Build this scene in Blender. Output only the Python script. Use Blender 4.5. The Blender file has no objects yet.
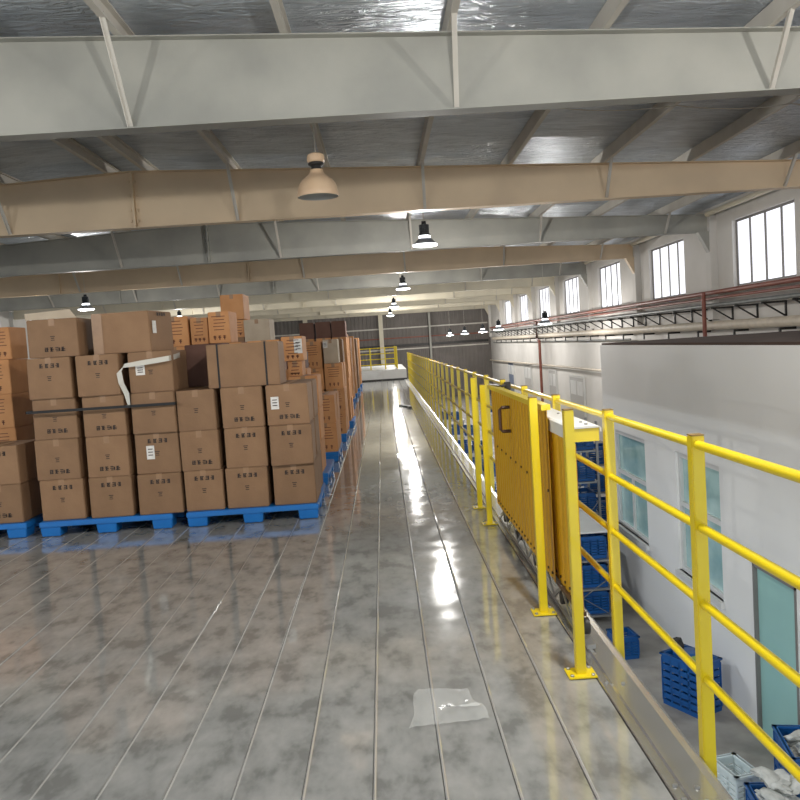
import bpy, bmesh, math, random
from mathutils import Vector, Matrix
R = random.Random(7)
sc = bpy.context.scene
COL = sc.collection
PI = math.pi

# ---------------------------------------------------------------- materials
def nmat(name, base, rough=.6, metal=0., var=None, scale=8., bump=0., bscale=40., emit=None, estr=0.,
         stretch=(1, 1, 1), rvar=0., objvar=0., trans=0., alpha=1., coat=0., detail=4., bdist=.01, p0=.35, p1=.68):
    m = bpy.data.materials.new(name); m.use_nodes = True
    nt = m.node_tree; N = nt.nodes; L = nt.links
    b = N['Principled BSDF']
    b.inputs['Base Color'].default_value = (*base, 1)
    b.inputs['Roughness'].default_value = rough
    b.inputs['Metallic'].default_value = metal
    b.inputs['Coat Weight'].default_value = coat
    b.inputs['Transmission Weight'].default_value = trans
    b.inputs['Alpha'].default_value = alpha
    if emit:
        b.inputs['Emission Color'].default_value = (*emit, 1)
        b.inputs['Emission Strength'].default_value = estr
    tc = N.new('ShaderNodeTexCoord'); mp = N.new('ShaderNodeMapping')
    mp.inputs['Scale'].default_value = stretch
    L.new(tc.outputs['Object'], mp.inputs['Vector'])
    col = None
    if var:
        n = N.new('ShaderNodeTexNoise'); n.inputs['Scale'].default_value = scale; n.inputs['Detail'].default_value = detail
        L.new(mp.outputs[0], n.inputs['Vector'])
        r = N.new('ShaderNodeValToRGB')
        r.color_ramp.elements[0].position = p0; r.color_ramp.elements[0].color = (*base, 1)
        r.color_ramp.elements[1].position = p1; r.color_ramp.elements[1].color = (*var, 1)
        L.new(n.outputs['Fac'], r.inputs['Fac']); col = r.outputs['Color']
        if rvar:
            mr = N.new('ShaderNodeMapRange'); mr.inputs['To Min'].default_value = rough - rvar; mr.inputs['To Max'].default_value = rough + rvar
            mr.inputs['From Min'].default_value = .3; mr.inputs['From Max'].default_value = .7
            L.new(n.outputs['Fac'], mr.inputs['Value']); L.new(mr.outputs[0], b.inputs['Roughness'])
    if objvar:
        oi = N.new('ShaderNodeObjectInfo'); hs = N.new('ShaderNodeHueSaturation')
        mr = N.new('ShaderNodeMapRange'); mr.inputs['To Min'].default_value = 1 - objvar; mr.inputs['To Max'].default_value = 1 + objvar
        L.new(oi.outputs['Random'], mr.inputs['Value']); L.new(mr.outputs[0], hs.inputs['Value'])
        if col: L.new(col, hs.inputs['Color'])
        else: hs.inputs['Color'].default_value = (*base, 1)
        col = hs.outputs['Color']
    if col: L.new(col, b.inputs['Base Color'])
    if bump:
        n2 = N.new('ShaderNodeTexNoise'); n2.inputs['Scale'].default_value = bscale; n2.inputs['Detail'].default_value = 3
        L.new(mp.outputs[0], n2.inputs['Vector'])
        bp = N.new('ShaderNodeBump'); bp.inputs['Strength'].default_value = bump; bp.inputs['Distance'].default_value = bdist
        L.new(n2.outputs['Fac'], bp.inputs['Height']); L.new(bp.outputs[0], b.inputs['Normal'])
    return m

M = {}
M['card'] = nmat('brown_cardboard', (.215, .12, .06), .75, var=(.25, .142, .072), scale=5, bump=.15, bscale=60, objvar=.1)
M['orange'] = nmat('orange_cardboard', (.47, .215, .08), .75, var=(.53, .26, .105), scale=5, bump=.15, bscale=60, objvar=.12)
M['dark'] = nmat('dark_cardboard', (.11, .052, .036), .8, var=(.14, .07, .05), scale=6, objvar=.1)
M['pale'] = nmat('pale_cardboard', (.42, .34, .25), .8, var=(.48, .4, .3), scale=6, objvar=.06)
M['tape'] = nmat('tan_tape', (.27, .155, .08), .4, var=(.31, .18, .09), scale=14)
M['ink'] = nmat('black_ink', (.035, .022, .016), .7)
M['redink'] = nmat('brown_ink', (.13, .04, .02), .7)
M['paper'] = nmat('white_paper', (.72, .7, .66), .6, var=(.6, .58, .55), scale=30)
M['strap'] = nmat('black_strap', (.012, .012, .013), .75)
M['film'] = nmat('stretch_film', (.7, .68, .6), .25, alpha=.75)
M['clear'] = nmat('clear_film', (.8, .82, .8), .15, alpha=.24, bump=.3, bscale=14)
M['blue'] = nmat('blue_pallet_plastic', (.006, .13, .42), .35, var=(.008, .155, .47), scale=4)
M['crate'] = nmat('blue_crate_plastic', (.004, .075, .27), .38, var=(.006, .1, .33), scale=6)
M['wcrate'] = nmat('translucent_white_plastic', (.62, .7, .7), .3)
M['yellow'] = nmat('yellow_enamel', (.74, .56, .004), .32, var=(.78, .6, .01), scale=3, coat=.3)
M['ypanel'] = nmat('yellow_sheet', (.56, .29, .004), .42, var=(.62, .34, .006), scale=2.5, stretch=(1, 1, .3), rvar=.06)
M['cap'] = nmat('post_cap_brown', (.22, .13, .03), .5)
M['galv'] = nmat('galvanised_steel', (.44, .44, .42), .22, .75, var=(.52, .52, .5), scale=2, detail=2)
M['steel'] = nmat('dull_steel', (.35, .35, .34), .4, .8)
M['black'] = nmat('black_iron', (.03, .028, .026), .5, .3)
M['handle'] = nmat('brown_handle', (.05, .018, .006), .45)
M['beamgrey'] = nmat('grey_beam_tone', (.40, .395, .35), .55, var=(.30, .30, .27), scale=1.1, detail=5, bump=.05)
M['beamtan'] = nmat('warm_lit_beam_tone', (.72, .565, .38), .55, var=(.63, .49, .33), scale=1.1, detail=5, bump=.05)  # warm light on a beam, put into its base colour
M['beamcream'] = nmat('pale_beam_tone', (.74, .68, .53), .55, var=(.64, .59, .47), scale=1.1, detail=5)
M['purlin'] = nmat('purlin_paint', (.62, .59, .53), .5, var=(.54, .51, .45), scale=2)
M['wall'] = nmat('white_plaster', (.7, .68, .645), .8, var=(.62, .6, .56), scale=.8, detail=6, bump=.1)
M['wallpink'] = nmat('pinkish_plaster', (.66, .56, .48), .8, var=(.6, .5, .43), scale=.8)
M['room'] = nmat('room_plaster', (.84, .84, .82), .75, var=(.8, .8, .78), scale=.5, detail=5)
M['roofbrown'] = nmat('brown_board', (.05, .027, .018), .9, var=(.075, .04, .026), scale=2)
M['concrete'] = nmat('concrete', (.36, .335, .3), .5, var=(.2, .185, .165), scale=2.2, detail=8, rvar=.1)
M['redpipe'] = nmat('red_oxide_pipe', (.2, .055, .035), .5, var=(.25, .08, .05), scale=5)
M['greenpipe'] = nmat('grey_green_pipe', (.12, .13, .125), .5, var=(.17, .18, .17), scale=5)
M['creampipe'] = nmat('cream_pipe', (.6, .53, .42), .6, var=(.5, .44, .36), scale=4)
M['frame'] = nmat('window_frame', (.2, .19, .18), .5)
M['wframe'] = nmat('white_frame', (.68, .68, .66), .4)
M['teal'] = nmat('teal_door_paint', (.33, .58, .55), .4, var=(.36, .62, .58), scale=1.5)
M['tealglass'] = nmat('teal_glass', (.5, .72, .7), .12, 0., var=(.28, .48, .48), scale=2.2, coat=.4)
M['doorpaint'] = nmat('grey_door_paint', (.5, .49, .47), .5)
M['bluedoor'] = nmat('blue_grey_door', (.16, .2, .28), .5)
M['daylight'] = nmat('daylit_frosted_glass', (.7, .72, .75), .4, emit=(.9, .92, 1.), estr=1.05)
M['lamplens'] = nmat('lit_lamp_lens', (.9, .9, .9), .3, emit=(.95, .97, 1.), estr=4.5)
M['lampdark'] = nmat('lamp_housing', (.02, .025, .03), .4, .4)
M['lampglass'] = nmat('lamp_reflector', (.3, .32, .36), .3, .5)
M['tanlamp'] = nmat('tan_enamel_shade', (.74, .52, .33), .4, var=(.78, .57, .38), scale=4)
M['lampinner'] = nmat('shade_inner', (.45, .45, .42), .4)
M['cable'] = nmat('pale_cable', (.55, .52, .46), .6)
M['white'] = nmat('white_board', (.72, .72, .7), .5, var=(.66, .66, .64), scale=3)
M['cloth'] = nmat('white_cloth', (.6, .6, .56), .8, var=(.42, .43, .4), scale=12, bump=.4, bscale=20)
M['green'] = nmat('dark_green_fabric', (.02, .08, .07), .8)
M['lime'] = nmat('lime_fabric', (.3, .4, .05), .7)

# galvanised deck: mottled zinc with scuffs
def deck_mat():
    m = bpy.data.materials.new('galvanised_deck'); m.use_nodes = True
    nt = m.node_tree; N = nt.nodes; L = nt.links; b = N['Principled BSDF']
    tc = N.new('ShaderNodeTexCoord')
    def noise(s, d, st=(1, 1, 1), dist=0.):
        mp = N.new('ShaderNodeMapping'); mp.inputs['Scale'].default_value = st
        L.new(tc.outputs['Object'], mp.inputs['Vector'])
        n = N.new('ShaderNodeTexNoise'); n.inputs['Scale'].default_value = s; n.inputs['Detail'].default_value = d
        n.inputs['Distortion'].default_value = dist
        L.new(mp.outputs[0], n.inputs['Vector']); return n.outputs['Fac']
    a = noise(5.5, 12, (1.2, .8, 1), .15); c = noise(30, 8, (1, .5, 1), .3); f = noise(.5, 3)
    mx = N.new('ShaderNodeMath'); mx.operation = 'MULTIPLY_ADD'; mx.inputs[1].default_value = .3
    L.new(c, mx.inputs[0]); L.new(a, mx.inputs[2])
    m2 = N.new('ShaderNodeMath'); m2.operation = 'MULTIPLY_ADD'; m2.inputs[1].default_value = .12
    L.new(f, m2.inputs[0]); L.new(mx.outputs[0], m2.inputs[2])
    r = N.new('ShaderNodeValToRGB'); e = r.color_ramp.elements
    e[0].position = .56; e[0].color = (.25, .252, .24, 1)
    e[1].position = .90; e[1].color = (.45, .45, .43, 1)
    k = e.new(.70); k.color = (.365, .37, .355, 1)
    L.new(m2.outputs[0], r.inputs['Fac'])
    sx = N.new('ShaderNodeSeparateXYZ'); L.new(tc.outputs['Object'], sx.inputs[0])
    def mth(op, x, y):
        n_ = N.new('ShaderNodeMath'); n_.operation = op; L.new(x, n_.inputs[0]); n_.inputs[1].default_value = y; return n_.outputs[0]
    fr = mth('FRACT', mth('DIVIDE', mth('SUBTRACT', sx.outputs['X'], .834 - 241 * .241), .241), 0)
    seam = mth('LESS_THAN', fr, .046)          # brighter fold along each panel edge
    mxc = N.new('ShaderNodeMix'); mxc.data_type = 'RGBA'
    L.new(seam, mxc.inputs['Factor']); L.new(r.outputs[0], mxc.inputs['A']); mxc.inputs['B'].default_value = (.52, .515, .49, 1)
    L.new(mxc.outputs['Result'], b.inputs['Base Color'])
    b.inputs['Metallic'].default_value = .35
    mr = N.new('ShaderNodeMapRange'); mr.inputs['From Min'].default_value = .35; mr.inputs['From Max'].default_value = .65
    mr.inputs['To Min'].default_value = .11; mr.inputs['To Max'].default_value = .05
    L.new(a, mr.inputs['Value']); L.new(mr.outputs[0], b.inputs['Roughness'])
    w = noise(3.5, 3, (1, .8, 1))
    bp = N.new('ShaderNodeBump'); bp.inputs['Strength'].default_value = .05; bp.inputs['Distance'].default_value = .02
    L.new(w, bp.inputs['Height']); L.new(bp.outputs[0], b.inputs['Normal'])
    return m
M['deck'] = deck_mat()

def foil_mat():
    m = bpy.data.materials.new('roof_foil'); m.use_nodes = True
    nt = m.node_tree; N = nt.nodes; L = nt.links; b = N['Principled BSDF']
    tc = N.new('ShaderNodeTexCoord')
    mp = N.new('ShaderNodeMapping'); mp.inputs['Scale'].default_value = (1.2, 4., 1); L.new(tc.outputs['Object'], mp.inputs['Vector'])
    n = N.new('ShaderNodeTexNoise'); n.inputs['Scale'].default_value = 1.1; n.inputs['Detail'].default_value = 6; n.inputs['Distortion'].default_value = 1.0
    L.new(mp.outputs[0], n.inputs['Vector'])
    r = N.new('ShaderNodeValToRGB'); e = r.color_ramp.elements
    e[0].position = .35; e[0].color = (.5, .56, .62, 1); e[1].position = .7; e[1].color = (.72, .79, .86, 1)
    L.new(n.outputs['Fac'], r.inputs['Fac']); L.new(r.outputs[0], b.inputs['Base Color'])
    b.inputs['Metallic'].default_value = .5; b.inputs['Roughness'].default_value = .3
    n2 = N.new('ShaderNodeTexNoise'); n2.inputs['Scale'].default_value = 2.4; n2.inputs['Detail'].default_value = 5; n2.inputs['Distortion'].default_value = 1.5
    L.new(mp.outputs[0], n2.inputs['Vector'])
    bp = N.new('ShaderNodeBump'); bp.inputs['Strength'].default_value = .8; bp.inputs['Distance'].default_value = .12
    L.new(n2.outputs['Fac'], bp.inputs['Height']); L.new(bp.outputs[0], b.inputs['Normal'])
    return m
M['foil'] = foil_mat()

# ---------------------------------------------------------------- mesh builder
class MB:
    def __init__(s): s.v = []; s.f = []
    def quad(s, *p):
        n = len(s.v); s.v += [tuple(q) for q in p]; s.f.append(tuple(range(n, n + len(p)))); return s
    def hexa(s, c):           # 8 corners: bottom 4 ccw, top 4 ccw
        n = len(s.v); s.v += [tuple(q) for q in c]
        for f in ((3, 2, 1, 0), (4, 5, 6, 7), (0, 1, 5, 4), (1, 2, 6, 5), (2, 3, 7, 6), (3, 0, 4, 7)):
            s.f.append(tuple(n + i for i in f))
        return s
    def box(s, x0, x1, y0, y1, z0, z1):
        return s.hexa([(x0, y0, z0), (x1, y0, z0), (x1, y1, z0), (x0, y1, z0), (x0, y0, z1), (x1, y0, z1), (x1, y1, z1), (x0, y1, z1)])
    def bar(s, a, b, w, h=None):
        a = Vector(a); b = Vector(b); h = h or w; d = (b - a).normalized()
        up = Vector((0, 0, 1)) if abs(d.z) < .95 else Vector((0, 1, 0))
        u = d.cross(up).normalized() * w / 2; v = u.cross(d).normalized() * h / 2
        c = [a - u - v, a + u - v, a + u + v, a - u + v]; e = [q + (b - a) for q in c]
        n = len(s.v); s.v += [tuple(q) for q in c + e]
        for f in ((0, 1, 2, 3), (7, 6, 5, 4), (4, 5, 1, 0), (5, 6, 2, 1), (6, 7, 3, 2), (7, 4, 0, 3)):
            s.f.append(tuple(n + i for i in f))
        return s
    def tube(s, pts, r, k=10, caps=True):
        pts = [Vector(p) for p in pts]; n0 = len(s.v)
        for i, p in enumerate(pts):
            d = (pts[min(i + 1, len(pts) - 1)] - pts[max(i - 1, 0)]).normalized()
            up = Vector((0, 0, 1)) if abs(d.z) < .9 else Vector((0, 1, 0))
            u = d.cross(up).normalized(); v = u.cross(d).normalized()
            for j in range(k):
                a = 2 * PI * j / k; s.v.append(tuple(p + (u * math.cos(a) + v * math.sin(a)) * r))
        for i in range(len(pts) - 1):
            for j in range(k):
                a = n0 + i * k + j; b = n0 + i * k + (j + 1) % k
                s.f.append((a, b, b + k, a + k))
        if caps:
            s.f.append(tuple(n0 + j for j in reversed(range(k)))); m = n0 + (len(pts) - 1) * k
            s.f.append(tuple(m + j for j in range(k)))
        return s
    def lathe(s, prof, c=(0, 0, 0), k=24, capb=False, capt=False):
        n0 = len(s.v)
        for (r, z) in prof:
            for j in range(k):
                a = 2 * PI * j / k; s.v.append((c[0] + r * math.cos(a), c[1] + r * math.sin(a), c[2] + z))
        for i in range(len(prof) - 1):
            for j in range(k):
                a = n0 + i * k + j; b = n0 + i * k + (j + 1) % k; s.f.append((a, b, b + k, a + k))
        if capb: s.f.append(tuple(n0 + j for j in reversed(range(k))))
        if capt:
            m = n0 + (len(prof) - 1) * k; s.f.append(tuple(m + j for j in range(k)))
        return s
    def prism(s, poly, axis, a, b):   # poly in the two other axes
        def P(q, t):
            return {'x': (t, q[0], q[1]), 'y': (q[0], t, q[1]), 'z': (q[0], q[1], t)}[axis]
        n = len(s.v); k = len(poly)
        s.v += [P(q, a) for q in poly] + [P(q, b) for q in poly]
        s.f.append(tuple(n + i for i in range(k))); s.f.append(tuple(n + k + i for i in reversed(range(k))))
        for i in range(k):
            j = (i + 1) % k; s.f.append((n + j, n + i, n + k + i, n + k + j))
        return s
    def build(s, name, m, parent=None, bevel=0., smooth=False, loc=None, rz=0.):
        me = bpy.data.meshes.new(name); me.from_pydata(s.v, [], s.f)
        bm = bmesh.new(); bm.from_mesh(me); bmesh.ops.recalc_face_normals(bm, faces=bm.faces)
        if bevel: bmesh.ops.bevel(bm, geom=list(bm.edges), offset=bevel, segments=2, affect='EDGES', clamp_overlap=True)
        bm.to_mesh(me); bm.free()
        if smooth:
            for p in me.polygons: p.use_smooth = True
            try: me.set_sharp_from_angle(angle=math.radians(40))
            except Exception: pass
        me.materials.append(M[m] if isinstance(m, str) else m)
        o = bpy.data.objects.new(name, me); COL.objects.link(o)
        if parent: o.parent = parent
        if loc: o.location = loc
        o.rotation_euler.z = rz
        return o

def tag(o, label=None, cat=None, group=None, kind=None):
    if label: o['label'] = label
    if cat: o['category'] = cat
    if group: o['group'] = group
    if kind: o['kind'] = kind
    return o
def empty(name, loc, label, cat, group=None, rz=0.):
    o = bpy.data.objects.new(name, None); COL.objects.link(o); o.location = loc; o.rotation_euler.z = rz
    o.empty_display_size = .2
    return tag(o, label, cat, group)
def struct(o, label=None): return tag(o, label, kind='structure')
def copy_tree(o, parent=None):
    c = o.copy(); COL.objects.link(c); c.parent = parent
    for ch in list(o.children): copy_tree(ch, c)
    return c

ORD = ['first', 'second', 'third', 'fourth', 'fifth', 'sixth', 'seventh', 'eighth', 'ninth', 'tenth', 'eleventh', 'twelfth', 'thirteenth', 'fourteenth']
# ---------------------------------------------------------------- camera
H = 1.5; F = 800.
d = Vector((382 - 400, 400 - 345, -F)).normalized()        # world +Y seen from the camera
a = math.atan(.065)
r0 = Vector((math.cos(a), math.sin(a), 0)); r = (r0 - d * r0.dot(d)).normalized(); u = r.cross(d)
rot = Matrix((r, d, u))                                     # camera axes -> world
cam = bpy.data.cameras.new('camera'); cam.sensor_width = 36; cam.lens = 36 * F / 800; cam.clip_start = .05; cam.clip_end = 300
co = bpy.data.objects.new('camera', cam); COL.objects.link(co)
co.matrix_world = Matrix.Translation((0, 0, H)) @ rot.to_4x4()
sc.camera = co

# ---------------------------------------------------------------- layout constants
G = -2.8                      # ground floor level, mezzanine deck is z = 0
XR, XL, YE, YB = 8.35, -16.95, 61.4, -5.
RIDGE = -4.05
FR = [2.23 - 5.85] + [2.23 + 5.85 * i for i in range(11)]  # frames
def rtop(x): return 4.70 - .043 * abs(x - RIDGE)            # top of the rafters
BB = 3.75                      # underside of the rafters

# ---------------------------------------------------------------- setting: deck, ground
def deck():
    m = MB(); w = .241
    k0 = int((.834 - XL) / w)
    cuts = [YB, 8.2, 14.05, 19.9, 25.75, 34.]
    for i in range(k0):
        x1 = .834 - i * w; x0 = x1 - w
        for j in range(len(cuts) - 1):
            y0, y1 = cuts[j] + .005, cuts[j + 1] - .005
            e = .0035; g = .0012
            # panel with a small folded lip at both sides
            prof = [(x0 + g, -.05), (x0 + g, -.001), (x0 + .006, .0045), (x0 + .013, .0), (x1 - g - .003, 0), (x1 - g, -.003), (x1 - g, -.05)]
            m.prism(prof, 'y', y0, y1)
    return m.build('floor', 'deck')
struct(deck())
struct(MB().box(XL, .83, YB, 34, -.3, -.052).build('floor', 'black'))
struct(MB().box(XL, XR + .3, YB, YE + .3, G - .2, G).build('floor', 'concrete'))
# raised end platform
p = MB().box(-9, .965, 34.0, 42, -.3, .43).build('floor', 'white', bevel=.01); struct(p)
struct(MB().box(-9, .965, 33.96, 34.0, .0, .05).build('trim_1', 'black'))

# edge kerb : galvanised channel along the deck edge
kb = MB()
kb.prism([(.836, -.26), (.836, .0), (.84, .004), (.872, .004), (.878, .014), (.893, .014), (.899, .004), (.975, .004), (.995, .012), (1.004, .012), (1.004, -.26)], 'y', YB, 34)
k_o = kb.build('edge_kerb', 'galv')
tag(k_o, 'galvanised steel channel running along the open edge of the deck under the guardrail', 'kerb')
for (bx, by) in ((.86, 2.42), (.925, 2.40), (.86, 2.50), (.925, 2.48), (.86, 3.3), (.925, 3.28)):
    MB().lathe([(.009, 0), (.009, .004), (.006, .007)], (bx, by, .004), 8, capt=True).build('bolt', 'steel', k_o)

# ---------------------------------------------------------------- setting: shell
def ceiling():
    m = MB(); t = .2
    for (xa, xb) in ((XL - .3, RIDGE), (RIDGE, XR + .3)):
        za, zb = rtop(xa) + t, rtop(xb) + t
        m.hexa([(xa, YB, za), (xb, YB, zb), (xb, YE + .3, zb), (xa, YE + .3, za), (xa, YB, za + .1), (xb, YB, zb + .1), (xb, YE + .3, zb + .1), (xa, YE + .3, za + .1)])
    return m.build('ceiling', 'foil')
struct(ceiling())

WZ0, WZ1 = 2.33, 3.87
def side_wall(x0, x1, name):
    m = MB(); top = rtop(XR) + .35
    m.box(x0, x1, YB, YE + .3, G, WZ0); m.box(x0, x1, YB, YE + .3, WZ1, top)
    e = YB
    for i in range(len(FR) - 1):
        a0 = max(FR[i] + 2.0, YB); b0 = FR[i] + 4.85
        if i == len(FR) - 2: continue
        m.box(x0, x1, e, a0, WZ0, WZ1); e = b0
    m.box(x0, x1, e, YE + .3, WZ0, WZ1)
    return m
wr = side_wall(XR, XR + .25, 'r')
struct(wr.build('wall_right', 'wall'))
wl = side_wall(XL - .25, XL, 'l')
struct(wl.build('wall_left', 'wall'))
tn = 20
for f in FR:
    if f < YB: continue
    struct(MB().box(XR - .17, XR, f - .15, f + .15, 1.6, 4.2).build(f'trim_{tn}', 'wall')); tn += 1
    struct(MB().box(XL, XL + .17, f - .15, f + .15, 0.001, 4.1).build(f'trim_{tn}', 'wall')); tn += 1
wi = 0
def window(x, f, side):
    global wi
    wi += 1
    a0, b0 = max(f + 2.0, YB), f + 4.85
    n = 4; w = (b0 - a0) / n
    fr = MB()
    fr.box(x - .03, x + .03, a0, b0, WZ0, WZ0 + .05); fr.box(x - .03, x + .03, a0, b0, WZ1 - .05, WZ1)
    for i in range(n + 1):
        y = a0 + i * w; y = min(max(y, a0 + .03), b0 - .03)
        fr.box(x - .03, x + .03, y - .03, y + .03, WZ0 + .05, WZ1 - .05)
    o = fr.build(f'window_{wi}', 'frame'); struct(o)
    for i in range(n):
        MB().box(x - .006, x + .006, a0 + i * w + .03, a0 + (i + 1) * w - .03, WZ0 + .05, WZ1 - .05).build('pane', 'daylight', o)
    return o
for i in range(1, len(FR) - 2):
    window(XR + .12, FR[i], 'r')
for i in range(1, len(FR) - 2):
    window(XL - .12, FR[i], 'l')

# back wall : corrugated sheet with girts and columns
m = MB(); p = .3; x = XL; pts = []
while x < XR:
    pts += [(x, YE), (x + .12, YE), (x + .15, YE + .05), (x + .27, YE + .05)]; x += p
for i in range(len(pts) - 1):
    (xa, ya), (xb, yb) = pts[i], pts[i + 1]
    m.quad((xa, ya, G), (xb, yb, G), (xb, yb, 5.2), (xa, ya, 5.2))
m.box(XL, XR, YE + .06, YE + .2, G, 5.2)
bwall = nmat('corrugated_sheet', (.16, .145, .13), .6, .2, var=(.2, .18, .165), scale=1)
struct(m.build('wall_back', bwall))
for i, z in enumerate((1.08, 1.36, 1.95, 2.7)):
    struct(MB().box(XL, XR - .2, YE - .16, YE - .02, z - (.05, .09, .05, .05)[i], z + (.05, .09, .05, .05)[i]).build(f'trim_{i+2}', ('purlin', 'black', 'redpipe', 'purlin')[i]))
for i, x in enumerate((-11.5, -5.7, .0, 3.7)):
    struct(MB().box(x - (.16 if x < 1 else .07), x + (.16 if x < 1 else .07), YE - .5, YE - .17, G, 3.8).build(f'trim_{i+6}', 'beamcream' if x < 1 else 'beamgrey', None))

# ---------------------------------------------------------------- rafters, purlins
BN = ['nearest the camera', 'second from the camera', 'third from the camera', 'fourth from the camera', 'fifth from the camera', 'sixth from the camera', 'seventh from the camera', 'eighth from the camera', 'ninth from the camera', 'last one before the far wall']
PX = [-3.8, -4.45, -2.34, -.75, .86, 2.38, 4.0, 5.5, 7.1, -6.2, -7.8, -9.4, -11., -12.6, -14.2, -15.8]
BRX = [-2.34, .86, 4.0, 7.1, -6.2, -9.4, -12.6]
for i, f in enumerate(FR):
    vis = i - 2
    col = 'beamgrey' if vis in (0, 2, 4) else ('beamtan' if vis in (1, 3) else 'beamcream')  # warm versus grey light along the beams is painted in as colour
    cname = {'beamgrey': 'grey', 'beamtan': 'tan', 'beamcream': 'pale cream'}[col]
    xa, xb = XL + .17, XR - .17
    lab = f'deep {cname} light-tinted steel roof beam, {BN[vis]}' if vis >= 0 else f'grey steel roof beam {"just in front of" if vis == -1 else "behind"} the viewer overhead'
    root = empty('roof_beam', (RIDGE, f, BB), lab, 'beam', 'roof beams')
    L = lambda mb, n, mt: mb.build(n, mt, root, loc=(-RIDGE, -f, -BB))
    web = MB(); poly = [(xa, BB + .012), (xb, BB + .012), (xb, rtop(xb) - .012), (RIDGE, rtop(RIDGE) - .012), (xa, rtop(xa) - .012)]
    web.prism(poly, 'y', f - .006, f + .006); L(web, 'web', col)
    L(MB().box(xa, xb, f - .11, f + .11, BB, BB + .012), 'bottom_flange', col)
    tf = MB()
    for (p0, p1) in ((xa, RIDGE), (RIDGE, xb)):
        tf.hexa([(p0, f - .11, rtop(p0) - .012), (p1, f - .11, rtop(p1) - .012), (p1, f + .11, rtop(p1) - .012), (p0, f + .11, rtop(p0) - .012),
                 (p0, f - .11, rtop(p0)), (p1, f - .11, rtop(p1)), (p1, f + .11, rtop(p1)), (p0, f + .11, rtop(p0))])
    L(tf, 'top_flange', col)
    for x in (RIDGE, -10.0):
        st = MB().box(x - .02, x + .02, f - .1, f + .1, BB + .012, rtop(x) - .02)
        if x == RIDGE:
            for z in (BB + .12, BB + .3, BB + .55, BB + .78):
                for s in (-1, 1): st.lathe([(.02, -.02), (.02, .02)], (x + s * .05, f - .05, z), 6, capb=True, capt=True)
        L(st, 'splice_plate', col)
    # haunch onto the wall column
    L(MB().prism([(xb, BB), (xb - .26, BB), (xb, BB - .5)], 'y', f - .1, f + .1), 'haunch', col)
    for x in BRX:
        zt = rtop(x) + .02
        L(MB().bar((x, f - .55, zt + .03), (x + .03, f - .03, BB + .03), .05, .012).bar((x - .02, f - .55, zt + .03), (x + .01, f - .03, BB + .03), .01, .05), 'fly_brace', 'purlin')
for i, x in enumerate(sorted(PX)):
    z = rtop(x)
    m = MB().prism([(x - .035, z + .001), (x + .035, z + .001), (x + .035, z + .02), (x - .02, z + .02), (x - .02, z + .175), (x + .035, z + .175), (x + .035, z + .195), (x - .035, z + .195)], 'y', YB, YE)
    o = m.build('roof_purlin', 'purlin')
    side = 'left' if x < RIDGE else 'right'
    n = sorted([q for q in PX if (q < RIDGE) == (x < RIDGE)], key=lambda q: abs(q - RIDGE)).index(x)
    tag(o, f'grey steel roof purlin under the foil, {ORD[n]} one {side} of the ridge', 'purlin', 'roof purlins')
# eave tubes
for i in range(1, len(FR) - 1):
    o = MB().tube([(XR - .22, FR[i] + .13, 4.17), (XR - .22, FR[i + 1] - .13, 4.17)], .06, 10).build('eave_strut', 'beamcream', smooth=True)
    tag(o, f'pale round eave strut above the {ORD[i]} wall bay on the right, counted from the camera' , 'strut', 'eave struts')
# sagging cable across purlins
pts = []
xs = [2.38, 4.0, 5.5, 7.1]
for k in range(3):
    for t in range(6):
        s = t / 6; x = xs[k] + (xs[k + 1] - xs[k]) * s; pts.append((x, 10.5, rtop(xs[k]) * (1 - s) + rtop(xs[k + 1]) * s - .015 - .09 * 4 * s * (1 - s) * .6))
tag(MB().tube(pts, .008, 6).build('hanging_cable', 'cable', smooth=True), 'thin pale cable sagging between roof purlins behind the nearest beam', 'cable')

# ---------------------------------------------------------------- pendant lamps
def led_lamp():
    root = empty('pendant_lamp', (0, 0, 0), 'lamp', 'lamp')
    hs = MB().lathe([(.0, .48), (.045, .48), (.05, .42), (.1, .41), (.1, .31), (.085, .29), (.085, .25), (.11, .24), (.11, .21), (.09, .2)], k=20)
    for j in range(16):
        a_ = 2 * PI * j / 16; hs.bar((.09 * math.cos(a_), .09 * math.sin(a_), .22), (.09 * math.cos(a_), .09 * math.sin(a_), .4), .012, .04)
    hs.build('heat_sink', 'lampdark', root, smooth=True)
    MB().lathe([(.09, .2), (.115, .19), (.12, .165), (.105, .155)], k=24).build('upper_lens', 'lamplens', root, smooth=True)
    MB().lathe([(.105, .155), (.15, .12), (.2, .07), (.235, .03), (.23, .028), (.145, .118), (.1, .15)], k=28).build('reflector', 'lampglass', root, smooth=True)
    MB().lathe([(.0, .006), (.1, .008), (.2, .014), (.235, .03), (.25, .025), (.245, .0), (.2, -.012), (.1, -.016), (.0, -.017)], k=28).build('lens', 'lamplens', root, smooth=True)
    return root
def put_lamp(o, x, y, z, label, power, group='lit pendant lamps', mat='purlin'):
    o.location = (x, y, z); tag(o, label, 'lamp', group)
    # cord up to the purlin / roof
    top = rtop(x) + .2
    c = MB().tube([(0, 0, .47), (0, 0, top - z)], .007, 6).build('cord', 'cable', o)
    l = bpy.data.lights.new('lamp_light', 'POINT'); l.energy = power; l.color = (1., .97, .93); l.shadow_soft_size = .06; l.specular_factor = 0.0
    lo = bpy.data.objects.new('lamp_light', l); COL.objects.link(lo); lo.parent = o; lo.location = (0, 0, -.1)
proto = led_lamp()
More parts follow.
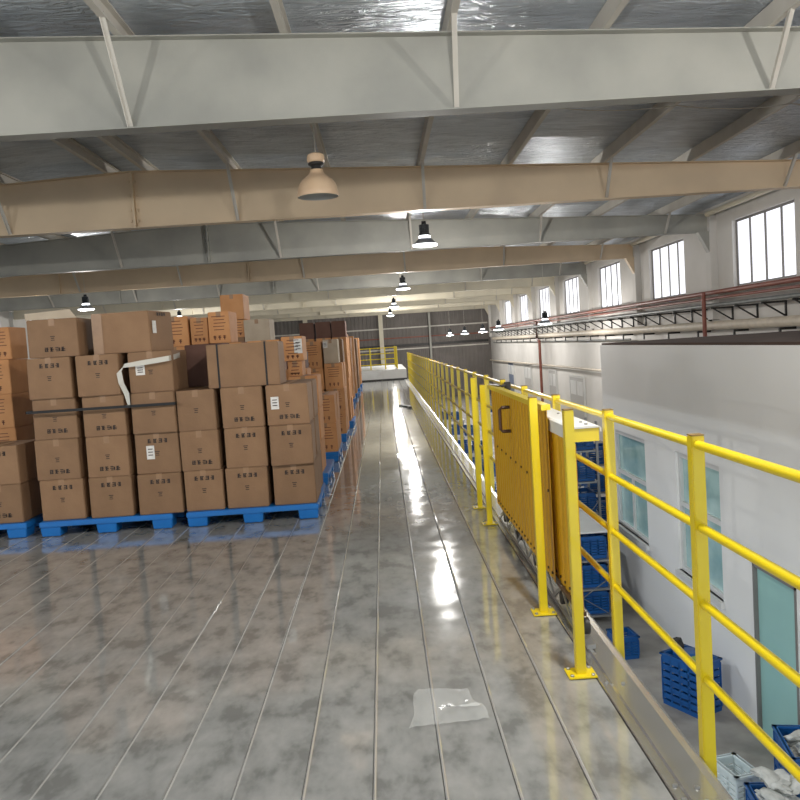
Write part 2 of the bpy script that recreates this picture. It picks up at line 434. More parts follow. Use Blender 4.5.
LAMPS = [(.98, 16, 3.4, 'lit lamp with dark housing hanging above the walkway, largest of the lit ones'),
         (.86, 28, 3.38, 'lit pendant lamp over the walkway, second of the lit ones in line'),
         (.74, 41, 3.38, 'lit pendant lamp over the walkway, third of the lit ones in line'),
         (.68, 53, 3.38, 'lit pendant lamp farthest down the walkway near the far wall'),
         (-9.2, 25.5, 3.2, 'lit pendant lamp above the top box of the front left pallet'),
         (-9.9, 40, 3.38, 'small lit pendant lamp behind orange cartons on the left'),
         (5.95, 29, 1.87, 'lit lamp hung low beside the right wall, nearest of the low row'),
         (5.5, 37.5, 1.85, 'lit lamp hung low by the right wall, second of the low row'),
         (5.7, 45, 1.85, 'lit lamp hung low by the right wall, third of the low row'),
         (5.2, 50, 1.85, 'lit lamp hung low by the right wall, fourth of the low row'),
         (4.7, 55, 1.85, 'lit lamp hung low by the right wall, farthest of the low row'),
         (.9, 3., 3.4, 'added unseen lit lamp overhead of the viewer above the walkway'),  # this and the next three: unseen lamps added around the viewer for brightness
         (-6., 3., 3.4, 'added unseen lit lamp overhead to the left of the viewer'),
         (-12., 3., 3.4, 'added unseen lit lamp overhead to the far left of the viewer'),
         (5.9, 4., 3.4, 'added unseen lit lamp overhead to the right of the viewer'),
         ]
for i, (x, y, z, lab) in enumerate(LAMPS):
    o = proto if i == 0 else copy_tree(proto)
    if i: pass
    LAMPS[i] = (o, x, y, z, lab)
for (o, x, y, z, lab) in LAMPS: put_lamp(o, x, y, z, lab, 360 if z > 3 else 300)
# unlit tan bell lamp
b = empty('bell_lamp', (-.66, 10, 3.36), 'unlit tan bell-shaped factory lamp hanging in front of the second beam', 'lamp')
MB().lathe([(.25, 0), (.256, .015), (.25, .06), (.24, .11), (.222, .16), (.19, .205), (.145, .24), (.105, .27), (.085, .30), (.078, .33)], k=32).build('lamp_shade', 'tanlamp', b, smooth=True)
MB().lathe([(.247, .004), (.235, .08), (.2, .14), (.12, .2), (.0, .22)], k=32).build('shade_lining', 'lampinner', b, smooth=True)
MB().lathe([(.078, .31), (.062, .34), (.062, .37), (.095, .39), (.1, .405), (.09, .42)], k=24, capb=True).build('neck', 'black', b, smooth=True)
MB().lathe([(.09, .415), (.108, .43), (.108, .48), (.098, .51), (.06, .53), (.0, .535)], k=24).build('cap', 'tanlamp', b, smooth=True)
MB().tube([(0, 0, .53), (0, 0, rtop(-.66) + .2 - 3.36)], .011, 8).build('hanging_rod', 'cable', b, smooth=True)
MB().lathe([(.0, .05), (.05, .06), (.06, .1), (.035, .17), (.03, .22)], k=16).build('bulb', 'white', b, smooth=True)

# ---------------------------------------------------------------- guardrail
def rail_run(name, label, ys, x, zb=0., z_post=1.13, mount=-.2, ya=None, yb=None):
    root = empty(name, (x, ys[0], zb), label, 'guardrail')
    for y in ys:
        po = MB().box(x - .022, x + .022, y - .022, y + .022, zb + mount, zb + z_post).build('post', 'yellow', root, bevel=.003, loc=(-x, -ys[0], -zb))
        MB().box(x - .0215, x + .0215, y - .0215, y + .0215, zb + z_post, zb + z_post + .004).build('post_cap', 'cap', po)
    for z in (1.10, .82, .556, .293):
        MB().tube([(x, ya if ya is not None else ys[0], zb + z), (x, yb if yb is not None else ys[-1], zb + z)], .0155, 12).build('rail', 'yellow', root, smooth=True, loc=(-x, -ys[0], -zb))
    return root
ys = [.6, 1.62, 2.65, 3.70, 4.82, 5.9, 6.96, 8.08] + [9.1 + 1.0 * i for i in range(25)]
rail_run('guardrail', 'long yellow four-rail guardrail along the right edge of the steel deck', ys, 1.03, mount=-.2, ya=.2, yb=33.9)
# far cross rail on the raised platform
root = empty('guardrail', (-3, 35.4, .43), 'yellow guardrail standing across the raised white platform at the far end', 'guardrail')
for x in (-3.5, -2.3, -1.4, -.55, .1, .62):
    MB().box(x - .028, x + .028, 35.37, 35.43, .43, 1.4).build('post', 'yellow', root, loc=(3, -35.4, -.43))
for z in (1.37, 1.12, .88, .64):
    MB().tube([(-3.5, 35.4, z), (.62, 35.4, z)], .022, 10).build('rail', 'yellow', root, smooth=True, loc=(3, -35.4, -.43))
root = empty('guardrail', (.62, 35.9, .43), 'short yellow guardrail running back along the platform edge past the corner', 'guardrail')
for y in (36.2, 37.2, 38.2, 39.2, 40.2, 41.2):
    MB().box(.59, .65, y - .03, y + .03, .43, 1.4).build('post', 'yellow', root, loc=(-.62, -35.9, -.43))
for z in (1.37, 1.12, .88, .64):
    MB().tube([(.62, 35.6, z), (.62, 41.2, z)], .022, 10).build('rail', 'yellow', root, smooth=True, loc=(-.62, -35.9, -.43))

# ---------------------------------------------------------------- sliding gate
g = empty('sliding_gate', (.8, 3.47, 0), 'yellow corrugated sliding gate with posts and dark handle on the deck edge', 'gate')
O = (-.8, -3.47, 0)
for (y, h) in ((3.41, 1.17), (4.22, 1.17), (6.38, 1.13), (7.03, 1.16)):
    w = .021; X_ = .777
    po = MB().box(X_ - w, X_ + w, y - w, y + w, .006, h).build('post', 'yellow', g, bevel=.003, loc=O)
    MB().box(X_ - .0205, X_ + .0205, y - .0205, y + .0205, h, h + .005).build('post_cap', 'cap', po)
    bp = MB().box(X_ - .062, X_ + .062, y - .055, y + .055, .003, .011).build('base_plate', 'yellow', po, bevel=.002)
    for (sx, sy) in ((-.046, -.04), (.046, -.04), (-.046, .04), (.046, .04)):
        MB().lathe([(.009, .011), (.009, .017), (.004, .02)], (X_ + sx, y + sy, 0), 8, capt=True).build('bolt', 'steel', bp)
def corrug(x, y0, y1, z0, z1):
    m = MB(); pts = []; y = y0; p = .105
    while y < y1 - .01:
        pts += [(x, y), (x, min(y + .06, y1)), (x + .007, min(y + .072, y1)), (x + .007, min(y + .093, y1))]; y += p
    pts.append((x, y1))
    t = .002
    for i in range(len(pts) - 1):
        (xa, ya), (xb, yb) = pts[i], pts[i + 1]
        if yb - ya < 1e-4 and abs(xa - xb) < 1e-4: continue
        m.hexa([(xa, ya, z0), (xa + t, ya, z0), (xb + t, yb, z0), (xb, yb, z0), (xa, ya, z1), (xa + t, ya, z1), (xb + t, yb, z1), (xb, yb, z1)])
    return m
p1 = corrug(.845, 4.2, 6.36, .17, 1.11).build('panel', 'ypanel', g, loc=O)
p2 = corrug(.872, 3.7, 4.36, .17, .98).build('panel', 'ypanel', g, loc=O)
def bolts(x, ya, yb, z, par, step=.21):
    m = MB(); y = ya
    while y < yb:
        m.tube([(x + .001, y, z), (x - .007, y, z)], .008, 8); y += step
    return m.build('bolt_row', 'handle', par)
bolts(.845, 4.25, 6.3, .66, p1); bolts(.845, 4.25, 6.3, .21, p1, .105); bolts(.872, 3.75, 4.3, .21, p2, .105); None
MB().bar((.842, 4.2, 1.115), (.842, 6.36, 1.115), .05, .03).build('top_bar', 'yellow', g, loc=O)
MB().tube([(.843, 5.45, 1.02), (.79, 5.45, 1.02), (.775, 5.45, 1.005), (.775, 5.45, .87), (.79, 5.45, .855), (.843, 5.45, .855)], .012, 10).build('handle', 'handle', g, smooth=True, loc=O)
MB().tube([(.84, 6.4, 1.125), (.86, 6.0, 1.13), (.93, 6.05, 1.14)], .011, 8).tube([(.93, 6.05, 1.062), (.93, 6.05, 1.16)], .025, 8).build('latch', 'black', g, smooth=True, loc=O)
# top cover plate on the gate guide
cv = MB().prism([(.862, .985), (.862, 1.048), (.87, 1.057), (.99, 1.057), (1.003, 1.048), (1.003, 1.03), (.995, 1.03), (.995, 1.049), (.874, 1.049), (.868, .985)], 'y', 3.72, 6.35).build('guide_cover', 'white', g, loc=O)
MB().box(.872, .992, 3.725, 3.74, .985, 1.047).build('cover_end', 'yellow', g, loc=O)
for y in (3.8, 3.9, 4.1, 4.4):
    MB().lathe([(.008, 1.057), (.008, 1.063)], (.95, y, 0), 8, capt=True).build('bolt', 'steel', cv)
# bottom track with rollers and zigzag braces
tr = MB().box(.87, .91, 3.65, 6.5, .014, .035).build('bottom_track', 'steel', g, loc=O)
for y in (3.75, 4.2, 4.95, 5.6, 6.2):
    m_ = MB(); m_.tube([(.87, y, .09), (.905, y, .09)], .04, 16)
    m_.build('roller', 'black', g, smooth=True, loc=O)
zz = MB(); y = 3.72; s = 0
while y < 6.2:
    zz.bar((.86, y, .17 if s % 2 == 0 else .06), (.86, y + .2, .06 if s % 2 == 0 else .17), .006, .02); y += .2; s += 1
zz.build('bottom_brace', 'steel', g, loc=O)
MB().bar((.87, 3.7, .165), (.87, 6.36, .165), .03, .02).build('bottom_bar', 'handle', g, loc=O)

# small clamp on the deck far away, film scrap
ds = MB()
ds.bar((.30, 19.2, .015), (.42, 19.3, .015), .05, .03); ds.bar((.40, 19.3, .015), (.44, 19.0, .015), .05, .03); ds.bar((.44, 19.0, .015), (.56, 18.9, .015), .06, .03); ds.bar((.52, 18.9, .02), (.56, 18.5, .02), .07, .04)
tag(ds.build('strap_offcut', 'black', bevel=.005), 'small crooked black strap offcut lying on the walkway floor', 'offcut')
m = MB(); nx, ny = 14, 12; grid = []
for j in range(ny + 1):
    for i in range(nx + 1):
        x = .03 + .27 * i / nx; y = 3.02 + .34 * j / ny
        x += .05 * (j / ny - .5) * (1 - 2 * i / nx) + .01 * math.sin(j * .5); y += .03 * (i / nx) * (1 if j < ny / 2 else -1)
        grid.append((x, y, .004 + .007 * abs(math.sin(i * 1.3 + j * .8)) + R.uniform(0, .005)))
m.v = grid
for j in range(ny):
    for i in range(nx): k = j * (nx + 1) + i; m.f.append((k, k + 1, k + nx + 2, k + nx + 1))
tag(m.build('plastic_film', 'clear', smooth=True), 'crumpled clear plastic film scrap lying on the deck in the foreground', 'plastic film')

# ---------------------------------------------------------------- pallets
def pallet_proto():
    root = empty('plastic_pallet', (0, 0, 0), 'p', 'pallet')
    top = MB().box(-.585, .585, -.55, .55, .088, .135)
    top.build('deck', 'blue', root, bevel=.006)
    for x in (-.49, 0, .49):
        for y in (-.46, 0, .46):
            MB().hexa([(x - .082, y - .078, .004), (x + .082, y - .078, .004), (x + .082, y + .078, .004), (x - .082, y + .078, .004),
                       (x - .09, y - .085, .087), (x + .09, y - .085, .087), (x + .09, y + .085, .087), (x - .09, y + .085, .087)]).build('foot', 'blue', root, bevel=.006)
    return root
PAL = [(-1.25, 7.58, 1, 'blue plastic pallet under the front right stack of brown cartons'),
       (-2.54, 7.58, .5, 'blue plastic pallet under the strapped front left stack of cartons'),
       (-3.82, 7.62, -1, 'blue plastic pallet at the left edge under a low brown stack'),
       (-1.27, 9.3, 0, 'blue pallet directly behind the front right stack, against the aisle'),
       (-1.25, 11.05, 0, 'blue pallet under a two-high orange column, third along the aisle'),
       (-1.24, 13.2, 0, 'blue pallet under tall orange cartons, fourth along the aisle'),
       (-1.2, 15.3, 0, 'blue pallet carrying the dark topped stack, fifth along the aisle'),
       (-1.32, 17.2, 0, 'blue pallet under far cartons, sixth along the aisle'),
       (-1.38, 19.4, 0, 'blue pallet under far cartons, seventh along the aisle'),
       (-1.4, 21.6, 0, 'blue pallet under far cartons, eighth along the aisle'),
       (-1.4, 24.0, 0, 'blue pallet under far cartons, ninth along the aisle'),
       (-1.4, 26.6, 0, 'blue pallet under far cartons, tenth along the aisle'),
       (-1.4, 29.4, 0, 'blue pallet under the farthest cartons, eleventh along the aisle'),
       (-2.6, 9.6, 0, 'blue pallet behind the strapped front left stack'),
       (-2.42, 11.6, 0, 'blue pallet under the tall stack carrying the highest carton'),
       (-4.1, 9.2, 0, 'blue pallet behind the low left stack under orange cartons'),
       ]
pp = pallet_proto()
for i, (x, y, rz, lab) in enumerate(PAL):
    o = pp if i == 0 else copy_tree(pp)
    o.location = (x, y, 0); o.rotation_euler.z = math.radians(rz); tag(o, lab, 'pallet', 'blue plastic pallets')

# ---------------------------------------------------------------- cartons
def glyphs(n, seed, w, h):
    rr = random.Random(seed); m = []
    for k in range(n):
        x0 = (k - n / 2 + .1) * w; s = w * .8
        for q in range(3):
            z = -h / 2 + h * (.1 + .38 * q); m.append((x0 + rr.uniform(0, .2) * s, x0 + s * rr.uniform(.7, 1), z, z + h * .22))
        for q in range(2):
            x = x0 + s * rr.uniform(.1, .85); m.append((x, x + s * .24, -h / 2 + rr.uniform(0, .2) * h, h / 2 - rr.uniform(0, .2) * h))
    return m
def decal(par, rects, name, mat, w, dpt, y=None, side=None):
    """flat print on the front (-y) face or the right (+x) face, coordinates centred on the box bottom"""
    m = MB()
    for (a0, a1, z0, z1) in rects:
        if side: m.quad((w / 2 + .0022, a0, z0), (w / 2 + .0022, a1, z0), (w / 2 + .0022, a1, z1), (w / 2 + .0022, a0, z1))
        else: m.quad((a0, -dpt / 2 - .0022, z0), (a1, -dpt / 2 - .0022, z0), (a1, -dpt / 2 - .0022, z1), (a0, -dpt / 2 - .0022, z1))
    return m.build(name, mat, par)
USED = {}
def carton(x, y, z, w, dp, h, label, mat='card', text=None, mark=True, lab=None, rz=0., group=None, tape=True, lines=False, flap=False, straps=None, seed=1, jit=.006):
    """x: centre, y: front face, z: underside"""
    root = empty('cardboard_box', (x, y + dp / 2, z), label, 'box', group or 'cartons', rz=math.radians(rz))
    rr = random.Random(hash((round(x, 2), round(y, 2), round(z, 2))) & 0xffff)
    j = lambda: rr.uniform(-jit, 0)
    e = .0008
    c = [(-w / 2 - j(), -dp / 2, e), (w / 2 + j(), -dp / 2, e), (w / 2 + j(), dp / 2, e), (-w / 2 - j(), dp / 2, e),
         (-w / 2 - j() * 1.4, -dp / 2, h - e), (w / 2 + j() * 1.4, -dp / 2, h - e), (w / 2 + j(), dp / 2, h - e), (-w / 2 - j(), dp / 2, h - e)]
    m = MB().hexa(c)
    m.build('carton_body', mat, root, bevel=.006)
    up = 1
    if tape:
        t = MB(); q_ = [(-dp / 2 - .0015, h - .06), (-dp / 2 - .0015, h + .0012), (dp / 2, h + .0012)]
        t.v = [(sx * .025, yy, zz_) for yy, zz_ in q_ for sx in (-1, 1)]; t.f = [(0, 1, 3, 2), (2, 3, 5, 4)]
        t.build('packing_tape', 'tape', root)
    if text:
        zc = h * (.8 if text == 'top' else .2)
        g_ = glyphs(4, 3 if text == 'top' else 5, .048, .038)
        decal(root, [(a0 + .01, a1 + .01, b0 + zc, b1 + zc) for a0, a1, b0, b1 in g_], 'printed_text', 'ink', w, dp)
    if mark:
        zc = h * .5
        decal(root, [(-.02, .02, zc + .012, zc + .019), (-.014, .014, zc - .004, zc + .004), (-.016, .016, zc - .02, zc - .014)], 'printed_mark', 'ink', w, dp)
    if lines:
        zt = h * .86; rc = []
        for q in range(5): rc.append((-w * .33 + rr.uniform(0, .03), w * .33 - rr.uniform(0, .03), zt - q * .036 - .008, zt - q * .036))
        for q in (-1, 0, 1): rc += [(q * w * .22 - .016, q * w * .22 + .016, h * .16, h * .16 + .01), (q * w * .22 - .006, q * w * .22 + .006, h * .1, h * .24), (q * w * .22 - .016, q * w * .22 + .016, h * .21, h * .22 + .004)]
        decal(root, rc, 'printed_text', 'redink', w, dp)
    if lab:
        lx, lz, lw, lh = lab
        o = decal(root, [(lx - lw / 2, lx + lw / 2, lz - lh / 2, lz + lh / 2)], 'shipping_label', 'paper', w, dp)
        for q in range(3):
            zz_ = lz + lh * (.25 - .22 * q)
            MB().quad((lx - lw * .3, -dp / 2 - .0034, zz_ - .004), (lx + lw * .3, -dp / 2 - .0034, zz_ - .004), (lx + lw * .3, -dp / 2 - .0034, zz_ + .004), (lx - lw * .3, -dp / 2 - .0034, zz_ + .004)).build('label_print', 'ink', o)
    if straps:
        for sx in straps:
            s_ = MB(); s_.box(sx - .008, sx + .008, -dp / 2 - .003, -dp / 2, 0, h + .003); s_.box(sx - .008, sx + .008, -dp / 2, dp / 2, h + .0002, h + .003)
            me_ = s_.build('strap', 'strap', root)
    if flap:
        MB().hexa([(-w / 2, -dp / 2, h), (w / 2, -dp / 2, h), (w / 2, -dp / 2 + .012, h + .002), (-w / 2, -dp / 2 + .012, h + .002),
                   (-w / 2, -dp / 2 - .012, h + .055), (w / 2 - .05, -dp / 2 - .012, h + .075), (w / 2 - .05, -dp / 2 - .004, h + .075), (-w / 2, -dp / 2 - .004, h + .055)]).build('flap', 'pale', root)
    return root

T0 = .136
ROWN = ['bottom', 'second', 'third', 'fourth', 'top']
# front left pallet: columns c, b, a
for (cn, cx, w, texts, dx) in (('left', -2.925, .39, ['top', 'bottom', 'bottom', 'top'], 0), ('middle', -2.49, .38, ['top', 'bottom', 'bottom', 'top'], 0), ('right', -2.055, .39, ['top', 'top', None, None], 0)):
    z = T0
    for i, t in enumerate(texts):
        h = .36
        lb = None
        if cn == 'right' and i == 1: lb = (-.06, .19, .07, .12)
        if cn == 'right' and i == 3: lb = (-.09, .2, .08, .085)
        ex = '' if i else ', resting on the pallet'
        extra = ' with white sticker' if lb else ''
        off = R.uniform(-.014, .014)
        carton(cx + off + (.02 if cn == 'right' and i == 2 else 0), 7.06 + R.uniform(-.02, .03), z, w, .52, h,
               f'brown carton{extra} in {cn} column, {["bottom","second","third","fourth"][i]} row up, of strapped front left pallet', text=t, lab=lb, group='brown cartons on the front left pallet', seed=i, rz=R.uniform(-1.5, 1.5))
        z += h
zt = T0 + 1.44
carton(-2.86, 7.06, zt + .001, .44, .5, .335, 'brown carton with raised pale flap on top of the front left pallet', text='bottom', flap=True, group='brown cartons on the front left pallet')
o = carton(-2.255, 7.13, zt + .001, .54, .5, .36, 'large plain brown carton, angled, on top of the front left pallet beside flapped one', mark=False, tape=False, group='brown cartons on the front left pallet', rz=-8)
decal(o, [(-.2, -.12, .16, .27)], 'shipping_label', 'paper', .54, .5, side=True)
decal(o, [(a0, a1, b0 + .33, b1 + .33) for a0, a1, b0, b1 in glyphs(4, 9, .05, .03)], 'printed_text', 'ink', .54, .5, side=True)
decal(o, [(-.265, -.17, .0, .358)], 'edge_tape', 'tape', .54, .5)
# back row of that pallet, right column (seen from the side through the gap)
for i in range(4):
    carton(-2.07, 7.62, T0 + .36 * i, .4, .46, .359, f'brown carton in the rear row of the front left pallet, {["bottom","second","third","fourth"][i]} up', group='brown cartons on the front left pallet', mark=False)
# strap round the left pallet
zs = 1.11
s = MB()
s.box(-3.135, -1.845, 7.012, 7.018, zs - .012, zs + .012); s.box(-1.846, -1.84, 7.012, 8.1, zs - .012, zs + .012); s.box(-3.135, -3.129, 7.012, 8.1, zs - .012, zs + .012)
tag(s.build('load_strap', 'strap'), 'black strap wound round the upper rows of the front left carton stack', 'strap')
s = MB()
def ribbon(m, pts, w, up):
    for i in range(len(pts) - 1):
        a_, b_ = Vector(pts[i]), Vector(pts[i + 1]); uu = Vector(up[i]) * w / 2; vv = Vector(up[i + 1]) * w / 2
        m.quad(a_ - uu, b_ - vv, b_ + vv, a_ + uu)
Y = 7.03
ribbon(s, [(-2.24, Y, 1.100), (-2.255, Y, 1.220), (-2.29, Y - .012, 1.320), (-2.3, Y - .012, 1.410), (-2.26, Y - .012, 1.465), (-2.1, Y - .012, 1.480), (-1.86, Y - .012, 1.505), (-1.845, 7.15, 1.515), (-1.845, 7.35, 1.530)], .045,
       [(.4, 0, 0), (1, 0, .1), (1, 0, .1), (1, 0, .4), (.6, 0, .8), (0, 0, 1), (0, 0, 1), (0, 0, 1), (0, 0, 1)])
sp = MB(); sp.v = s.v; sp.f = s.f
tag(sp.build('stretch_film_strip', 'film'), 'pale stretch film strip stuck across the upper right carton of the left pallet', 'film strip')

# front right pallet
for (cn, cx, w, texts) in (('left', -1.67, .345, ['top', 'bottom', None]), ('middle', -1.27, .375, ['top', 'top', 'bottom']), ('right', -.865, .375, ['top', 'top', 'bottom'])):
    z = T0
    for i, t in enumerate(texts):
        h = (.36, .355, .36)[i]
        lb = (-.11, .2, .07, .11) if cn == 'right' and i == 2 else None
        ww = w; xx = cx + R.uniform(-.008, .008)
        carton(xx, 7.07 + R.uniform(-.01, .015) - (.03 if cn == 'right' and i == 1 else 0), z, ww, .52, h, f'brown carton{" with white sticker" if lb else ""} in {cn} column, {["bottom","middle","top"][i]} row, of front right pallet', text=t, lab=lb,
               group='brown cartons on the front right pallet', rz=R.uniform(-1.2, 1.2) + (2.0 if (cn == 'right' and i == 1) else 0))
        z += h
ztr = T0 + .36 + .355 + .36
carton(-1.235, 7.1, ztr + .001, .64, .42, .385, 'wide plain brown carton with two dark straps lying on the front right pallet', mark=False, tape=False, straps=[-.22, .2], group='brown cartons on the front right pallet')
for i in range(3):
    carton(-.875, 7.63, T0 + .358 * i, .38, .46, .357, f'brown carton in the rear row of the front right pallet, {["bottom","middle","top"][i]} row', mark=False, group='brown cartons on the front right pallet')
carton(-1.69, 7.63, T0, .36, .46, .54, 'plain tall brown carton in rear left corner of the front right pallet', mark=False, group='brown cartons on the front right pallet')
carton(-1.69, 7.63, T0 + .541, .36, .46, .54, 'plain tall brown carton, upper one, in rear left corner of the front right pallet', mark=False, group='brown cartons on the front right pallet')
carton(-1.70, 7.66, T0 + 1.083, .36, .44, .4, 'dark brown carton standing behind the strapped wide carton', mat='dark', mark=False, tape=False, group='brown cartons on the front right pallet')

# low stack at the left edge
for (cx, cn) in ((-3.48, 'right'), (-3.9, 'left')):
    z = T0
    for i, t in enumerate(['bottom', 'top']):
        h = (.345, .345)[i]
        carton(cx, 7.1, z, .41, .5, h, f'brown carton in {cn} column, {["bottom","upper"][i]} row, of the low stack at the left edge', text=t, group='brown cartons on the left edge pallet'); z += h

# ---- orange cartons behind
GB = 'orange printed cartons'
def stack(cx, y, z0, hs, w, dp, fmt, mat='orange', lines=True, **k):
    z = z0
    n = len(hs)
    for i, h in enumerate(hs):
        pos = 'bottom' if i == 0 else ('top' if i == n - 1 else ORD[i])
        mt = mat[i] if isinstance(mat, (list, tuple)) else mat
        cn = {'orange': 'orange printed', 'dark': 'dark brown', 'pale': 'pale grey', 'card': 'brown'}[mt]
        carton(cx + R.uniform(-.008, .008), y + R.uniform(0, .02), z, w, dp, h - .001, f'{cn} carton, {fmt.format(pos=pos)}', mat=mt, lines=lines and mt == 'orange', mark=False, tape=mt != 'dark', group=GB, **k)
        z += h
    return z
# behind left edge (pallet 14 at -3.9, 9.2)
stack(-4.23, 8.70, T0, [.36, .37, .37, .37], .42, .5, '{pos} of the orange stack at far left edge')
stack(-3.62, 9.1, T0, [.36, .36, .36, .36], .36, .5, '{pos} of the orange column right of the left edge stack', mat=['dark', 'dark', 'dark', 'dark'])
carton(-4.14, 8.78, 1.607, .26, .4, .35, 'orange printed carton perched above left edge beside the flapped brown carton', mat='orange', lines=True, mark=False, group=GB)
carton(-4.47, 8.75, 1.607, .36, .45, .37, 'orange printed carton cut by the photo left edge on the upper tier', mat='orange', lines=True, mark=False, group=GB)
# behind front left pallet
stack(-2.28, 8.85, T0, [.38, .38, .38, .35, .33], .34, .5, '{pos} of column behind the angled plain carton')
# behind front right pallet (pallet 3 at -1.2, 9.3)
stack(-1.76, 8.8, T0, [.38, .38, .38, .36], .46, .5, '{pos} of left column directly behind the front right pallet')
stack(-1.3, 8.8, T0, [.38, .38, .38, .36], .36, .5, '{pos} of middle column directly behind the front right pallet')
carton(-1.99, 8.86, 1.637, .2, .4, .29, 'orange printed carton, smaller left one, on the upper tier behind the wide carton', mat='orange', lines=True, mark=False, group=GB)
carton(-1.76, 8.8, 1.637, .24, .45, .34, 'orange printed carton with pale right side on the upper tier behind the wide carton', mat='orange', lines=True, mark=False, group=GB)
z = T0
stack(-.9, 8.8, T0, [.36, .36, .36], .33, .5, '{pos} of right column directly behind the front right pallet')
carton(-.975, 8.85, T0 + 1.081, .16, .4, .17, 'small orange carton with white side peeping over the front right stack', mat='orange', mark=False, lines=True, group=GB)
o = carton(-.985, 8.82, T0 + 1.252, .24, .42, .27, 'orange printed carton with white paper sheet on its front, behind the strapped carton', mat='orange', mark=False, lines=True, lab=(.065, .16, .09, .16), group=GB)
# tier with top box: further back
stack(-2.15, 11.2, T0, [.4, .4, .4, .4], .5, .6, '{pos} of the deep middle stack under the tallest carton', mat='card')
carton(-2.05, 11.25, T0 + 1.602, .42, .5, .241, 'brown carton supporting the tallest one behind the orange pair', mat='orange', mark=False, lines=True, group=GB)
carton(-1.72, 11.25, T0 + 1.111, .34, .5, .369, 'brown carton below the pale tall one behind the wide strapped carton', mat='card', mark=False, group=GB)
stack(-1.72, 11.25, T0, [.37, .37, .37], .34, .5, '{pos} of column below the pale tall carton', mat='card')
o = carton(-2.04, 11.2, T0 + 1.845, .32, .5, .35, 'orange carton highest of all, alone above the rest', mat='orange', mark=False, lines=False, group=GB)
o = carton(-1.72, 11.2, T0 + 1.482, .36, .5, .35, 'pale grey carton beside the far wall view, under the highest carton', mat='pale', mark=False, tape=True, group=GB)
# aisle pallet at y 11.05
for (cx, hs) in ((-.82, [.385, .37]), (-1.16, [.385, .37, .37, .0])):
    stack(cx, 10.52, T0, [h for h in hs if h], .31, .5, '{pos} of ' + ('right' if cx > -1 else 'left') + ' column on the short stack, third pallet along the aisle')
stack(-1.16, 10.52, T0 + 1.126, [.22], .31, .4, '{pos}, laid flat on the short stack, third pallet along the aisle', mat='dark')
stack(-.82, 11.05, T0, [.38, .37], .31, .5, '{pos} of rear column on the short stack, third pallet along the aisle')
# aisle pallet at y 13.2
stack(-.79, 12.65, T0, [.365, .36, .4], .29, .5, '{pos} of right column, fourth pallet along the aisle')
stack(-1.1, 12.65, T0, [.36, .36, .34, .43], .29, .5, '{pos} of middle column, fourth pallet along the aisle')
carton(-.82, 12.75, T0 + 1.126, .24, .4, .38, 'pale grey carton topping right column, fourth pallet along the aisle', mat='pale', mark=False, lab=(-.08, .3, .07, .1), group=GB)
stack(-1.42, 12.65, T0, [.36, .36, .36, .38], .29, .5, '{pos} of left column, fourth pallet along the aisle', mat=['orange', 'orange', 'orange', 'card'])
stack(-.79, 13.2, T0, [.365, .36, .4, .38], .29, .5, '{pos} of rear column, fourth pallet along the aisle', mat=['orange', 'orange', 'orange', 'card'])
# dark topped
stack(-.78, 14.8, T0, [.4, .4, .4, .36, .3], .26, .5, '{pos} of right column, fifth pallet along the aisle', mat=['orange', 'orange', 'orange', 'orange', 'dark'])
stack(-1.07, 14.8, T0, [.4, .4, .4, .36, .3], .28, .5, '{pos} of middle column, fifth pallet along the aisle', mat=['orange', 'orange', 'orange', 'orange', 'dark'])
stack(-1.37, 14.8, T0, [.4, .4, .4, .36, .3], .28, .5, '{pos} of left column, fifth pallet along the aisle', mat=['orange', 'orange', 'orange', 'orange', 'dark'])
stack(-.78, 15.35, T0, [.4, .4, .4, .36], .28, .5, '{pos} of rear column, fifth pallet along the aisle')
NTH = ['sixth', 'seventh', 'eighth', 'ninth', 'tenth', 'eleventh']
for k, (py, px, mt) in enumerate([(17.2, -1.32, 'card'), (19.4, -1.38, 'orange'), (21.6, -1.4, 'orange'), (24.0, -1.4, 'orange'), (26.6, -1.4, 'card'), (29.4, -1.4, 'orange')]):
    hs = [.42, .42, .42, .42] if k % 2 else [.42, .42, .42, .36]
    for (sy, pn) in ((-.5, 'front'), (.02, 'rear')):
        stack(px + .4, py + sy, T0, hs, .34, .5, '{pos} of ' + pn + f' aisle-side column, {NTH[k]} pallet along the aisle', mat=mt)

# ---------------------------------------------------------------- right wall services
def pipe(name, pts, rad, mat, label, cat='pipe', k=10):
    o = MB().tube(pts, rad, k).build(name, mat, smooth=True); tag(o, label, cat); return o
pipe('wall_pipe', [(7.9, 9, 2.23), (7.9, 58, 2.23)], .055, 'redpipe', 'red-brown pipe running the length of the right wall just below the windows')
pipe('wall_pipe', [(8.0, 9, 2.10), (8.0, 58, 2.10)], .035, 'redpipe', 'thin rusty pipe directly under the red-brown pipe on the right wall')
pipe('wall_pipe', [(7.9, 9, 1.93), (7.9, 58, 1.93)], .05, 'greenpipe', 'dark grey-green pipe carried on triangular brackets along the right wall')
pipe('wall_duct', [(8.1, 9, 1.45), (8.1, 58, 1.45)], .11, 'creampipe', 'fat cream pipe along the right wall at mezzanine eye level', 'pipe', 14)
pipe('wall_pipe', [(8.1, 26, 1.16), (8.1, 58, 1.16)], .03, 'greenpipe', 'thin dark pipe hung just below the fat cream pipe on the right wall') 
pipe('wall_pipe', [(8.05, 29, .04), (8.05, 40, -.02), (8.05, 60, -.15)], .05, 'creampipe', 'low pale pipe along the right wall above the doors')
pipe('drop_pipe', [(7.75, 19.1, 2.25), (7.75, 19.1, G + .01)], .05, 'redpipe', 'red vertical pipe dropping behind the white room roof', 'pipe')
pipe('drop_pipe', [(7.95, 41, 2.2), (7.95, 41, 1.3), (7.95, 40.4, 1.25), (7.95, 40.4, G + .01)], .07, 'redpipe', 'red vertical pipe with a jog dropping down the far right wall', 'pipe')
